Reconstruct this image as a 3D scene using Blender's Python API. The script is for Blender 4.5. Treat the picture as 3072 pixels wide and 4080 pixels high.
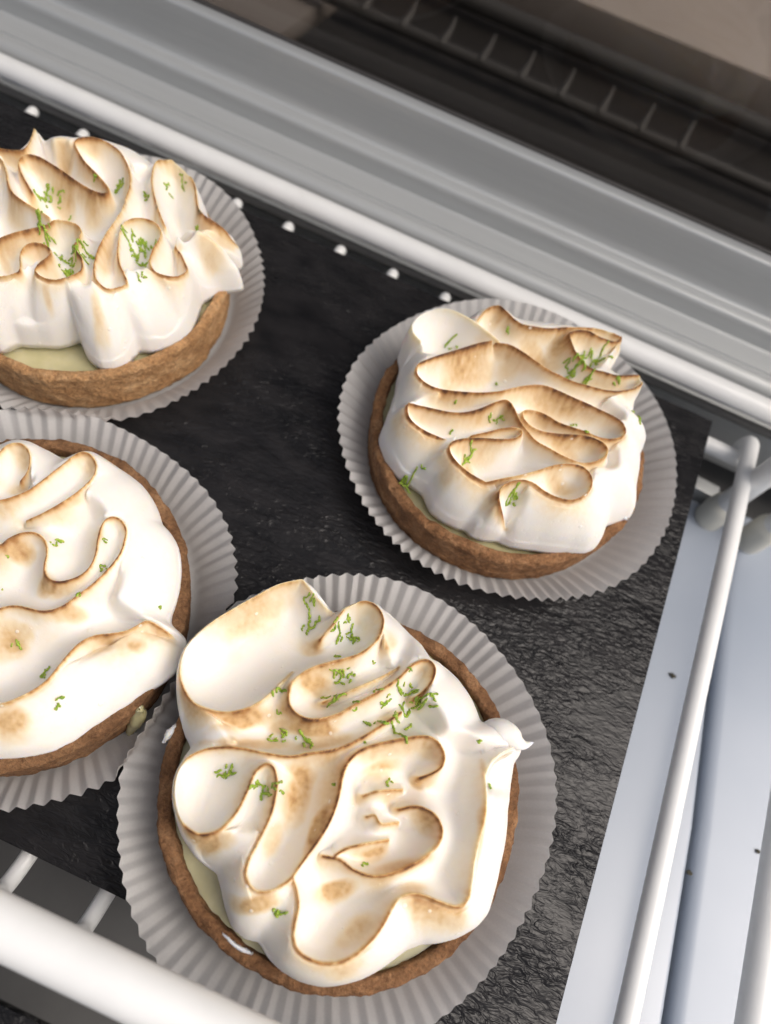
import bpy, bmesh, math, random
import numpy as np
from mathutils import Matrix, Vector

for o in list(bpy.data.objects):
    bpy.data.objects.remove(o)
SC = bpy.context.scene
COL = SC.collection
MM = 0.001

# ------------------------------------------------------------------ camera
CAM_R = Vector((0.90738, 0.38955, 0.15781)); CAM_U = Vector((-0.41909, 0.81000, 0.41019)); CAM_D = Vector((-0.03196, 0.43834, -0.89824))
cam = bpy.data.objects.new('camera', bpy.data.cameras.new('camera')); COL.objects.link(cam)
M = Matrix.Identity(4)
for k in range(3):
    M[k][0], M[k][1], M[k][2] = CAM_R[k], CAM_U[k], -CAM_D[k]
M[2][3] = 0.21476
cam.matrix_world = M
cam.data.sensor_fit = 'VERTICAL'; cam.data.sensor_height = 36.0; cam.data.lens = 26.06
cam.data.clip_start = 0.005; cam.data.clip_end = 200.0
cam.data.dof.use_dof = True; cam.data.dof.focus_distance = 0.190; cam.data.dof.aperture_fstop = 9.5
SC.camera = cam

# ------------------------------------------------------------------ light
SUN_EL, SUN_AZ = 54.0, 88.0            # degrees; azimuth from +Y towards +X
world = bpy.data.worlds.new('World'); SC.world = world; world.use_nodes = True
wn = world.node_tree; bg = wn.nodes['Background']
sky = wn.nodes.new('ShaderNodeTexSky'); sky.sky_type = 'NISHITA'; sky.sun_disc = False
sky.sun_elevation = math.radians(SUN_EL); sky.sun_rotation = math.radians(SUN_AZ)
sky.air_density = 0.8; sky.dust_density = 8.0; sky.ozone_density = .6
hs = wn.nodes.new('ShaderNodeHueSaturation'); hs.inputs['Saturation'].default_value = .55      # high thin cloud
wn.links.new(sky.outputs[0], hs.inputs['Color']); wn.links.new(hs.outputs[0], bg.inputs[0]); bg.inputs[1].default_value = 0.15
sun = bpy.data.objects.new('sun', bpy.data.lights.new('sun', 'SUN')); COL.objects.link(sun)
sun.data.energy = 0.5; sun.data.angle = math.radians(46); sun.data.color = (1.0, .93, .84)
sd = Vector((math.sin(math.radians(SUN_AZ)) * math.cos(math.radians(SUN_EL)), math.cos(math.radians(SUN_AZ)) * math.cos(math.radians(SUN_EL)), math.sin(math.radians(SUN_EL))))
sun.rotation_euler = sd.to_track_quat('Z', 'Y').to_euler(); sun.location = sd * 2
SC.view_settings.view_transform = 'Standard'; SC.view_settings.look = 'None'
SC.view_settings.exposure = 0.07; SC.view_settings.gamma = 1.0; SC.view_settings.use_curve_mapping = False
SC.render.engine = 'CYCLES'; SC.cycles.use_denoising = True
SC.cycles.max_bounces = 10; SC.cycles.diffuse_bounces = 5; SC.cycles.transparent_max_bounces = 12

# ------------------------------------------------------------------ helpers
def tag(o, label=None, cat=None, group=None, kind=None):
    if label: o['label'] = label
    if cat: o['category'] = cat
    if group: o['group'] = group
    if kind: o['kind'] = kind
    return o

def empty(name, loc_mm):
    o = bpy.data.objects.new(name, None); COL.objects.link(o)
    o.location = Vector(loc_mm) * MM; o.empty_display_size = .01
    return o

def mesh_obj(name, V, F, mat, parent=None, smooth=True, loc_mm=(0, 0, 0)):
    """V in mm. Numpy (n,3) arrays and (m,4) / list faces."""
    me = bpy.data.meshes.new(name)
    V = np.asarray(V, float) * MM
    me.from_pydata(V.tolist(), [], F.tolist() if isinstance(F, np.ndarray) else F)
    me.update()
    if smooth: me.polygons.foreach_set('use_smooth', [True] * len(me.polygons))
    me.materials.append(mat)
    o = bpy.data.objects.new(name, me); COL.objects.link(o)
    o.location = Vector(loc_mm) * MM
    if parent: o.parent = parent
    return o

def bm_obj(name, bm, mat, parent=None, smooth=True, loc_mm=(0, 0, 0), angle=35):
    me = bpy.data.meshes.new(name)
    for v in bm.verts: v.co *= MM
    bm.normal_update()
    bm.to_mesh(me); bm.free()
    if smooth:
        me.polygons.foreach_set('use_smooth', [True] * len(me.polygons))
        if angle: me.set_sharp_from_angle(angle=math.radians(angle))
    me.materials.append(mat)
    o = bpy.data.objects.new(name, me); COL.objects.link(o)
    o.location = Vector(loc_mm) * MM
    if parent: o.parent = parent
    return o

def tube(path, rad, seg=20, cap=True):
    """Round bar along a path (mm): verts, faces with domed ends. rad may be a list."""
    P = [Vector(p) for p in path]; n = len(P)
    R = rad if isinstance(rad, (list, tuple)) else [rad] * n
    V, F = [], []
    up = None; rings = []
    for i, p in enumerate(P):
        t = (P[min(i + 1, n - 1)] - P[max(i - 1, 0)]).normalized()
        if up is None:
            up = t.orthogonal().normalized()
        up = (up - t * up.dot(t)).normalized()
        sd_ = t.cross(up)
        extra = []
        if cap and i == 0: extra = [(-.95, .3), (-.7, .71), (-.35, .94)]
        for off, sc in extra + [(0, 1)]:
            rings.append((p + t * off * R[i], up.copy(), sd_.copy(), R[i] * sc))
        if cap and i == n - 1:
            for off, sc in [(.35, .94), (.7, .71), (.95, .3)]:
                rings.append((p + t * off * R[i], up.copy(), sd_.copy(), R[i] * sc))
    for c, a, b, r in rings:
        for k in range(seg):
            th = 2 * math.pi * k / seg
            V.append(tuple(c + a * (math.cos(th) * r) + b * (math.sin(th) * r)))
    m = len(rings)
    for i in range(m - 1):
        for k in range(seg):
            k2 = (k + 1) % seg
            F.append((i * seg + k, i * seg + k2, (i + 1) * seg + k2, (i + 1) * seg + k))
    F.append(tuple(range(seg))[::-1]); F.append(tuple((m - 1) * seg + k for k in range(seg)))
    return V, F

def bend(points, radius, steps=6):
    """Polyline with rounded corners."""
    P = [Vector(p) for p in points]; out = [P[0]]
    for i in range(1, len(P) - 1):
        a = (P[i - 1] - P[i]); b = (P[i + 1] - P[i])
        r = min(radius, a.length * .45, b.length * .45)
        A, B = P[i] + a.normalized() * r, P[i] + b.normalized() * r
        for k in range(steps + 1):
            t = k / steps
            out.append(A * (1 - t) ** 2 + P[i] * 2 * t * (1 - t) + B * t * t)
    out.append(P[-1])
    return out

def prism(poly, z0, z1, bevel=0.0, seg=2):
    """Bevelled slab from an (x, y) polygon in mm."""
    bm = bmesh.new()
    lo = [bm.verts.new((x, y, z0)) for x, y in poly]; hi = [bm.verts.new((x, y, z1)) for x, y in poly]
    n = len(poly)
    bm.faces.new(lo[::-1]); bm.faces.new(hi)
    for k in range(n): bm.faces.new((lo[k], lo[(k + 1) % n], hi[(k + 1) % n], hi[k]))
    bmesh.ops.recalc_face_normals(bm, faces=bm.faces)
    if bevel: bmesh.ops.bevel(bm, geom=list(bm.edges), offset=bevel, segments=seg, profile=.6, affect='EDGES')
    return bm

# ------------------------------------------------------------------ materials
def nmat(name, base=(.8, .8, .8), rough=.5, metal=0.0, spec=.5):
    m = bpy.data.materials.new(name); m.use_nodes = True
    b = m.node_tree.nodes['Principled BSDF']
    b.inputs['Base Color'].default_value = (*base, 1); b.inputs['Roughness'].default_value = rough
    b.inputs['Metallic'].default_value = metal; b.inputs['Specular IOR Level'].default_value = spec
    return m, m.node_tree, b
def N(nt, t, **kw):
    n = nt.nodes.new(t)
    for k, v in kw.items(): setattr(n, k, v)
    return n
def noise(nt, scale, detail=3, rough=.55, vec=None, dist=0):
    n = N(nt, 'ShaderNodeTexNoise'); n.inputs['Scale'].default_value = scale; n.inputs['Detail'].default_value = detail
    n.inputs['Roughness'].default_value = rough; n.inputs['Distortion'].default_value = dist
    if vec: nt.links.new(vec, n.inputs['Vector'])
    return n
def ramp(nt, fac, stops):
    r = N(nt, 'ShaderNodeValToRGB'); cr = r.color_ramp
    while len(cr.elements) < len(stops): cr.elements.new(.5)
    for e, (p, c) in zip(cr.elements, stops):
        e.position = p; e.color = (*c, 1) if len(c) == 3 else c
    nt.links.new(fac, r.inputs[0]); return r
def coords(nt, scale=(1, 1, 1), rot=(0, 0, 0)):
    tc = N(nt, 'ShaderNodeTexCoord'); mp = N(nt, 'ShaderNodeMapping')
    mp.inputs['Scale'].default_value = scale; mp.inputs['Rotation'].default_value = rot
    nt.links.new(tc.outputs['Object'], mp.inputs[0]); return mp.outputs[0]
def bump(nt, b, h, strength, dist, prev=None):
    bp = N(nt, 'ShaderNodeBump'); bp.inputs['Strength'].default_value = strength; bp.inputs['Distance'].default_value = dist
    nt.links.new(h, bp.inputs['Height'])
    if prev: nt.links.new(prev, bp.inputs['Normal'])
    nt.links.new(bp.outputs[0], b.inputs['Normal']); return bp.outputs[0]
def mixc(nt, fac, a, b, mode='MIX'):
    m = N(nt, 'ShaderNodeMix', data_type='RGBA', blend_type=mode)
    for s, v in ((0, fac), (6, a), (7, b)):
        if hasattr(v, 'links'): nt.links.new(v, m.inputs[s])
        elif isinstance(v, (int, float)): m.inputs[s].default_value = v
        else: m.inputs[s].default_value = (*v, 1)
    return m.outputs[2]

def m_meringue():
    m, nt, b = nmat('meringue', rough=.42, spec=.45)
    at = N(nt, 'ShaderNodeAttribute', attribute_name='brown')
    v = coords(nt)
    n1 = noise(nt, 900, 4, .6, v); n2 = noise(nt, 3200, 2, .5, v)
    # speckled edge of the browning
    ad = N(nt, 'ShaderNodeMath', operation='MULTIPLY_ADD')
    sb = N(nt, 'ShaderNodeMath', operation='SUBTRACT'); nt.links.new(n1.outputs[0], sb.inputs[0]); sb.inputs[1].default_value = .5
    ml = N(nt, 'ShaderNodeMath', operation='MULTIPLY'); nt.links.new(sb.outputs[0], ml.inputs[0]); nt.links.new(at.outputs['Fac'], ml.inputs[1])
    nt.links.new(ml.outputs[0], ad.inputs[0]); ad.inputs[1].default_value = .32; nt.links.new(at.outputs['Fac'], ad.inputs[2])
    cr = ramp(nt, ad.outputs[0], [(0, (.85, .815, .765)), (.08, (.83, .775, .68)), (.22, (.78, .655, .465)), (.45, (.63, .435, .225)), (.65, (.38, .19, .065)), (.85, (.12, .048, .018)), (1, (.05, .02, .01))])
    vb = N(nt, 'ShaderNodeTexVoronoi'); vb.inputs['Scale'].default_value = 330; nt.links.new(v, vb.inputs['Vector'])
    sp = N(nt, 'ShaderNodeSeparateColor'); nt.links.new(vb.outputs['Color'], sp.inputs[0])
    dot = ramp(nt, vb.outputs['Distance'], [(0, (1, 1, 1)), (.12, (1, 1, 1)), (.20, (0, 0, 0)), (1, (0, 0, 0))])
    few = ramp(nt, sp.outputs[0], [(.0, (1, 1, 1)), (.10, (1, 1, 1)), (.12, (0, 0, 0)), (1, (0, 0, 0))])
    bub = N(nt, 'ShaderNodeMath', operation='MULTIPLY'); nt.links.new(dot.outputs[0], bub.inputs[0]); nt.links.new(few.outputs[0], bub.inputs[1])
    bu2 = N(nt, 'ShaderNodeMath', operation='MULTIPLY'); nt.links.new(bub.outputs[0], bu2.inputs[0]); bu2.inputs[1].default_value = .55
    nt.links.new(mixc(nt, bu2.outputs[0], cr.outputs[0], (.92, .89, .83)), b.inputs['Base Color'])
    b.inputs['Subsurface Weight'].default_value = .75
    b.inputs['Subsurface Radius'].default_value = (1.0, .84, .55); b.inputs['Subsurface Scale'].default_value = .0024
    b.inputs['Sheen Weight'].default_value = 0.0
    vo = N(nt, 'ShaderNodeTexVoronoi'); vo.inputs['Scale'].default_value = 420; nt.links.new(v, vo.inputs['Vector'])
    pit = ramp(nt, vo.outputs['Distance'], [(0, (0, 0, 0)), (.10, (0, 0, 0)), (.2, (1, 1, 1)), (1, (1, 1, 1))])
    p = bump(nt, b, n1.outputs[0], .16, .0004)
    p = bump(nt, b, bub.outputs[0], .5, .0004, p)
    p = bump(nt, b, pit.outputs[0], .16, .0003, p)
    p = bump(nt, b, n2.outputs[0], .10, .0002, p)
    rr = ramp(nt, at.outputs['Fac'], [(0, (.50,) * 3), (.4, (.66,) * 3), (1, (.75,) * 3)])
    nt.links.new(rr.outputs[0], b.inputs['Roughness'])
    return m

def m_crust(name, dark, mid, light):
    m, nt, b = nmat(name, rough=.72, spec=.3)
    v = coords(nt)
    n1 = noise(nt, 160, 6, .65, v); n2 = noise(nt, 950, 4, .75, v); n3 = noise(nt, 45, 2, .5, v)
    c1 = ramp(nt, n1.outputs[0], [(.30, dark), (.5, mid), (.70, light)])
    c2 = ramp(nt, n2.outputs[0], [(.34, (.55, .48, .42)), (.5, (1, 1, 1)), (.66, (1.4, 1.36, 1.28))])
    c3 = ramp(nt, n3.outputs[0], [(.3, (.8, .76, .72)), (.7, (1.1, 1.1, 1.1))])
    c = mixc(nt, .8, c1.outputs[0], c2.outputs[0], 'MULTIPLY'); c = mixc(nt, .8, c, c3.outputs[0], 'MULTIPLY')
    nt.links.new(c, b.inputs['Base Color'])
    p = bump(nt, b, n1.outputs[0], .8, .0016); bump(nt, b, n2.outputs[0], 1.0, .0011, p)
    b.inputs['Subsurface Weight'].default_value = .08; b.inputs['Subsurface Radius'].default_value = (1, .5, .25); b.inputs['Subsurface Scale'].default_value = .001
    return m

def m_curd():
    m, nt, b = nmat('lemon_curd', (.62, .55, .24), .22, spec=.5)
    v = coords(nt); n = noise(nt, 120, 3, .5, v)
    c = ramp(nt, n.outputs[0], [(.3, (.40, .365, .20)), (.7, (.53, .485, .29))]); nt.links.new(c.outputs[0], b.inputs['Base Color'])
    b.inputs['Subsurface Weight'].default_value = .4; b.inputs['Subsurface Radius'].default_value = (1, .8, .3); b.inputs['Subsurface Scale'].default_value = .003
    bump(nt, b, n.outputs[0], .3, .0008); return m

def m_paper():
    m, nt, b = nmat('greaseproof_paper', (.70, .69, .68), .62, spec=.3)
    v = coords(nt); n = noise(nt, 1800, 3, .6, v); n2 = noise(nt, 90, 3, .5, v)
    c = ramp(nt, n.outputs[0], [(.3, (.77, .755, .74)), (.7, (.86, .845, .83))])
    c2 = ramp(nt, n2.outputs[0], [(.3, (.90, .90, .90)), (.7, (1.05, 1.05, 1.05))])
    nt.links.new(mixc(nt, 1.0, c.outputs[0], c2.outputs[0], 'MULTIPLY'), b.inputs['Base Color'])
    bump(nt, b, n.outputs[0], .12, .0002)
    tr = N(nt, 'ShaderNodeBsdfTranslucent'); tr.inputs[0].default_value = (.74, .72, .70, 1)
    mx = N(nt, 'ShaderNodeMixShader'); mx.inputs[0].default_value = .5
    nt.links.new(b.outputs[0], mx.inputs[1]); nt.links.new(tr.outputs[0], mx.inputs[2])
    nt.links.new(mx.outputs[0], nt.nodes['Material Output'].inputs['Surface']); return m

def m_slate():
    m, nt, b = nmat('black_slate_finish', (.010, .010, .011), .2, spec=.16)
    v = coords(nt, (1.0, 2.4, 1.0), (0, 0, math.radians(-8)))
    n1 = noise(nt, 260, 2, .5, v, .8); n2 = noise(nt, 60, 3, .5, v, .4); n3 = noise(nt, 22, 2, .5, v)
    c = ramp(nt, n2.outputs[0], [(.3, (.008, .008, .009)), (.7, (.019, .018, .019))]); nt.links.new(c.outputs[0], b.inputs['Base Color'])
    r = ramp(nt, n3.outputs[0], [(.35, (.06,) * 3), (.65, (.11,) * 3)]); nt.links.new(r.outputs[0], b.inputs['Roughness'])
    p = bump(nt, b, n2.outputs[0], .2, .0015); md = N(nt, 'ShaderNodeMath', operation='MULTIPLY'); mk = ramp(nt, n3.outputs[0], [(.36, (.25,) * 3), (.62, (1,) * 3)])
    nt.links.new(n1.outputs[0], md.inputs[0]); nt.links.new(mk.outputs[0], md.inputs[1])
    bump(nt, b, md.outputs[0], .75, .0014, p)
    return m

def m_coated(name='white_coated_steel', base=(.80, .80, .785), rough=.32):
    m, nt, b = nmat(name, base, rough, spec=.5)
    v = coords(nt); n = noise(nt, 60, 4, .6, v); n2 = noise(nt, 700, 2, .5, v)
    c = ramp(nt, n.outputs[0], [(.25, tuple(x * .94 for x in base)), (.6, base)])
    n3 = noise(nt, 130, 3, .6, v); st = ramp(nt, n3.outputs[0], [(.70, (0, 0, 0)), (.80, (.5, .5, .5))])
    nt.links.new(mixc(nt, st.outputs[0], c.outputs[0], (.52, .46, .36)), b.inputs['Base Color'])
    bump(nt, b, n2.outputs[0], .05, .0003); return m

def m_alu():
    m, nt, b = nmat('anodised_aluminium', (.50, .51, .51), .45, metal=.35)
    v = coords(nt, (.04, 1, 1)); n = noise(nt, 700, 3, .6, v)
    c = ramp(nt, n.outputs[0], [(.3, (.49, .50, .495)), (.7, (.52, .53, .525))]); nt.links.new(c.outputs[0], b.inputs['Base Color'])
    bump(nt, b, n.outputs[0], .02, .0003); return m

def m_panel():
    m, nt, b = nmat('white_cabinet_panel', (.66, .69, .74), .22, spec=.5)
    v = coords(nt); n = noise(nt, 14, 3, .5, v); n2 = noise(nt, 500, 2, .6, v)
    c = ramp(nt, n.outputs[0], [(.3, (.34, .385, .455)), (.7, (.40, .44, .505))]); nt.links.new(c.outputs[0], b.inputs['Base Color'])  # white panel darkened: its shade is put into the base colour
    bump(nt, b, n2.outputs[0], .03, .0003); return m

def m_plain(name, base, rough=.6, var=.15, scale=40, metal=0):
    m, nt, b = nmat(name, base, rough, metal)
    n = noise(nt, scale, 4, .6, coords(nt))
    c = ramp(nt, n.outputs[0], [(.3, tuple(x * (1 - var) for x in base)), (.7, tuple(min(1, x * (1 + var)) for x in base))])
    nt.links.new(c.outputs[0], b.inputs['Base Color']); return m

def m_glass():
    m, nt, b = nmat('smoked_glass')
    t = N(nt, 'ShaderNodeBsdfTransparent'); t.inputs[0].default_value = (.50, .49, .48, 1)
    g = N(nt, 'ShaderNodeBsdfGlossy'); g.inputs['Roughness'].default_value = .02; g.inputs[0].default_value = (1, 1, 1, 1)
    f = N(nt, 'ShaderNodeFresnel'); f.inputs[0].default_value = 1.25
    mx = N(nt, 'ShaderNodeMixShader')
    nt.links.new(f.outputs[0], mx.inputs[0]); nt.links.new(t.outputs[0], mx.inputs[1]); nt.links.new(g.outputs[0], mx.inputs[2])
    nt.links.new(mx.outputs[0], nt.nodes['Material Output'].inputs['Surface']); nt.nodes.remove(b); return m

def m_zest():
    m, nt, b = nmat('lime_zest', rough=.5, spec=.4)
    v = coords(nt); n = noise(nt, 1100, 3, .6, v)
    c = ramp(nt, n.outputs[0], [(.25, (.13, .24, .016)), (.5, (.27, .40, .035)), (.72, (.52, .60, .13))]); nt.links.new(c.outputs[0], b.inputs['Base Color'])
    b.inputs['Subsurface Weight'].default_value = .15; b.inputs['Subsurface Scale'].default_value = .0006
    bump(nt, b, n.outputs[0], .6, .0003); return m

MAT = dict(meringue=m_meringue(), curd=m_curd(), paper=m_paper(), slate=m_slate(), white=m_coated(), cream=m_coated('cream_rubber', (.70, .68, .60), .5),
           alu=m_alu(), panel=m_panel(), dark=m_plain('dark_metal', (.05, .046, .043), .55), floor_grey=m_plain('grey_cabinet_metal', (.11, .108, .105), .5),
           beige=m_plain('beige_counter_top', (.74, .64, .56), .5, .06, 12), grey=m_plain('grey_painted_bar', (.12, .116, .11), .5, .05),
           brown=m_plain('brown_counter_panel', (.34, .30, .27), .5, .06, 12), glass=m_glass(), zest=m_zest(), crumb=m_plain('dark_crumb', (.05, .045, .03), .8, .4, 900))
CRUST = [m_crust('crust_dark_baked', (.13, .060, .026), (.23, .115, .052), (.36, .20, .10)),
         m_crust('crust_mid_baked', (.15, .070, .028), (.27, .135, .060), (.41, .235, .12)),
         m_crust('crust_umber_baked', (.13, .062, .028), (.23, .12, .056), (.36, .205, .105)),
         m_crust('crust_golden', (.29, .15, .062), (.43, .245, .112), (.56, .36, .19))]

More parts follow.
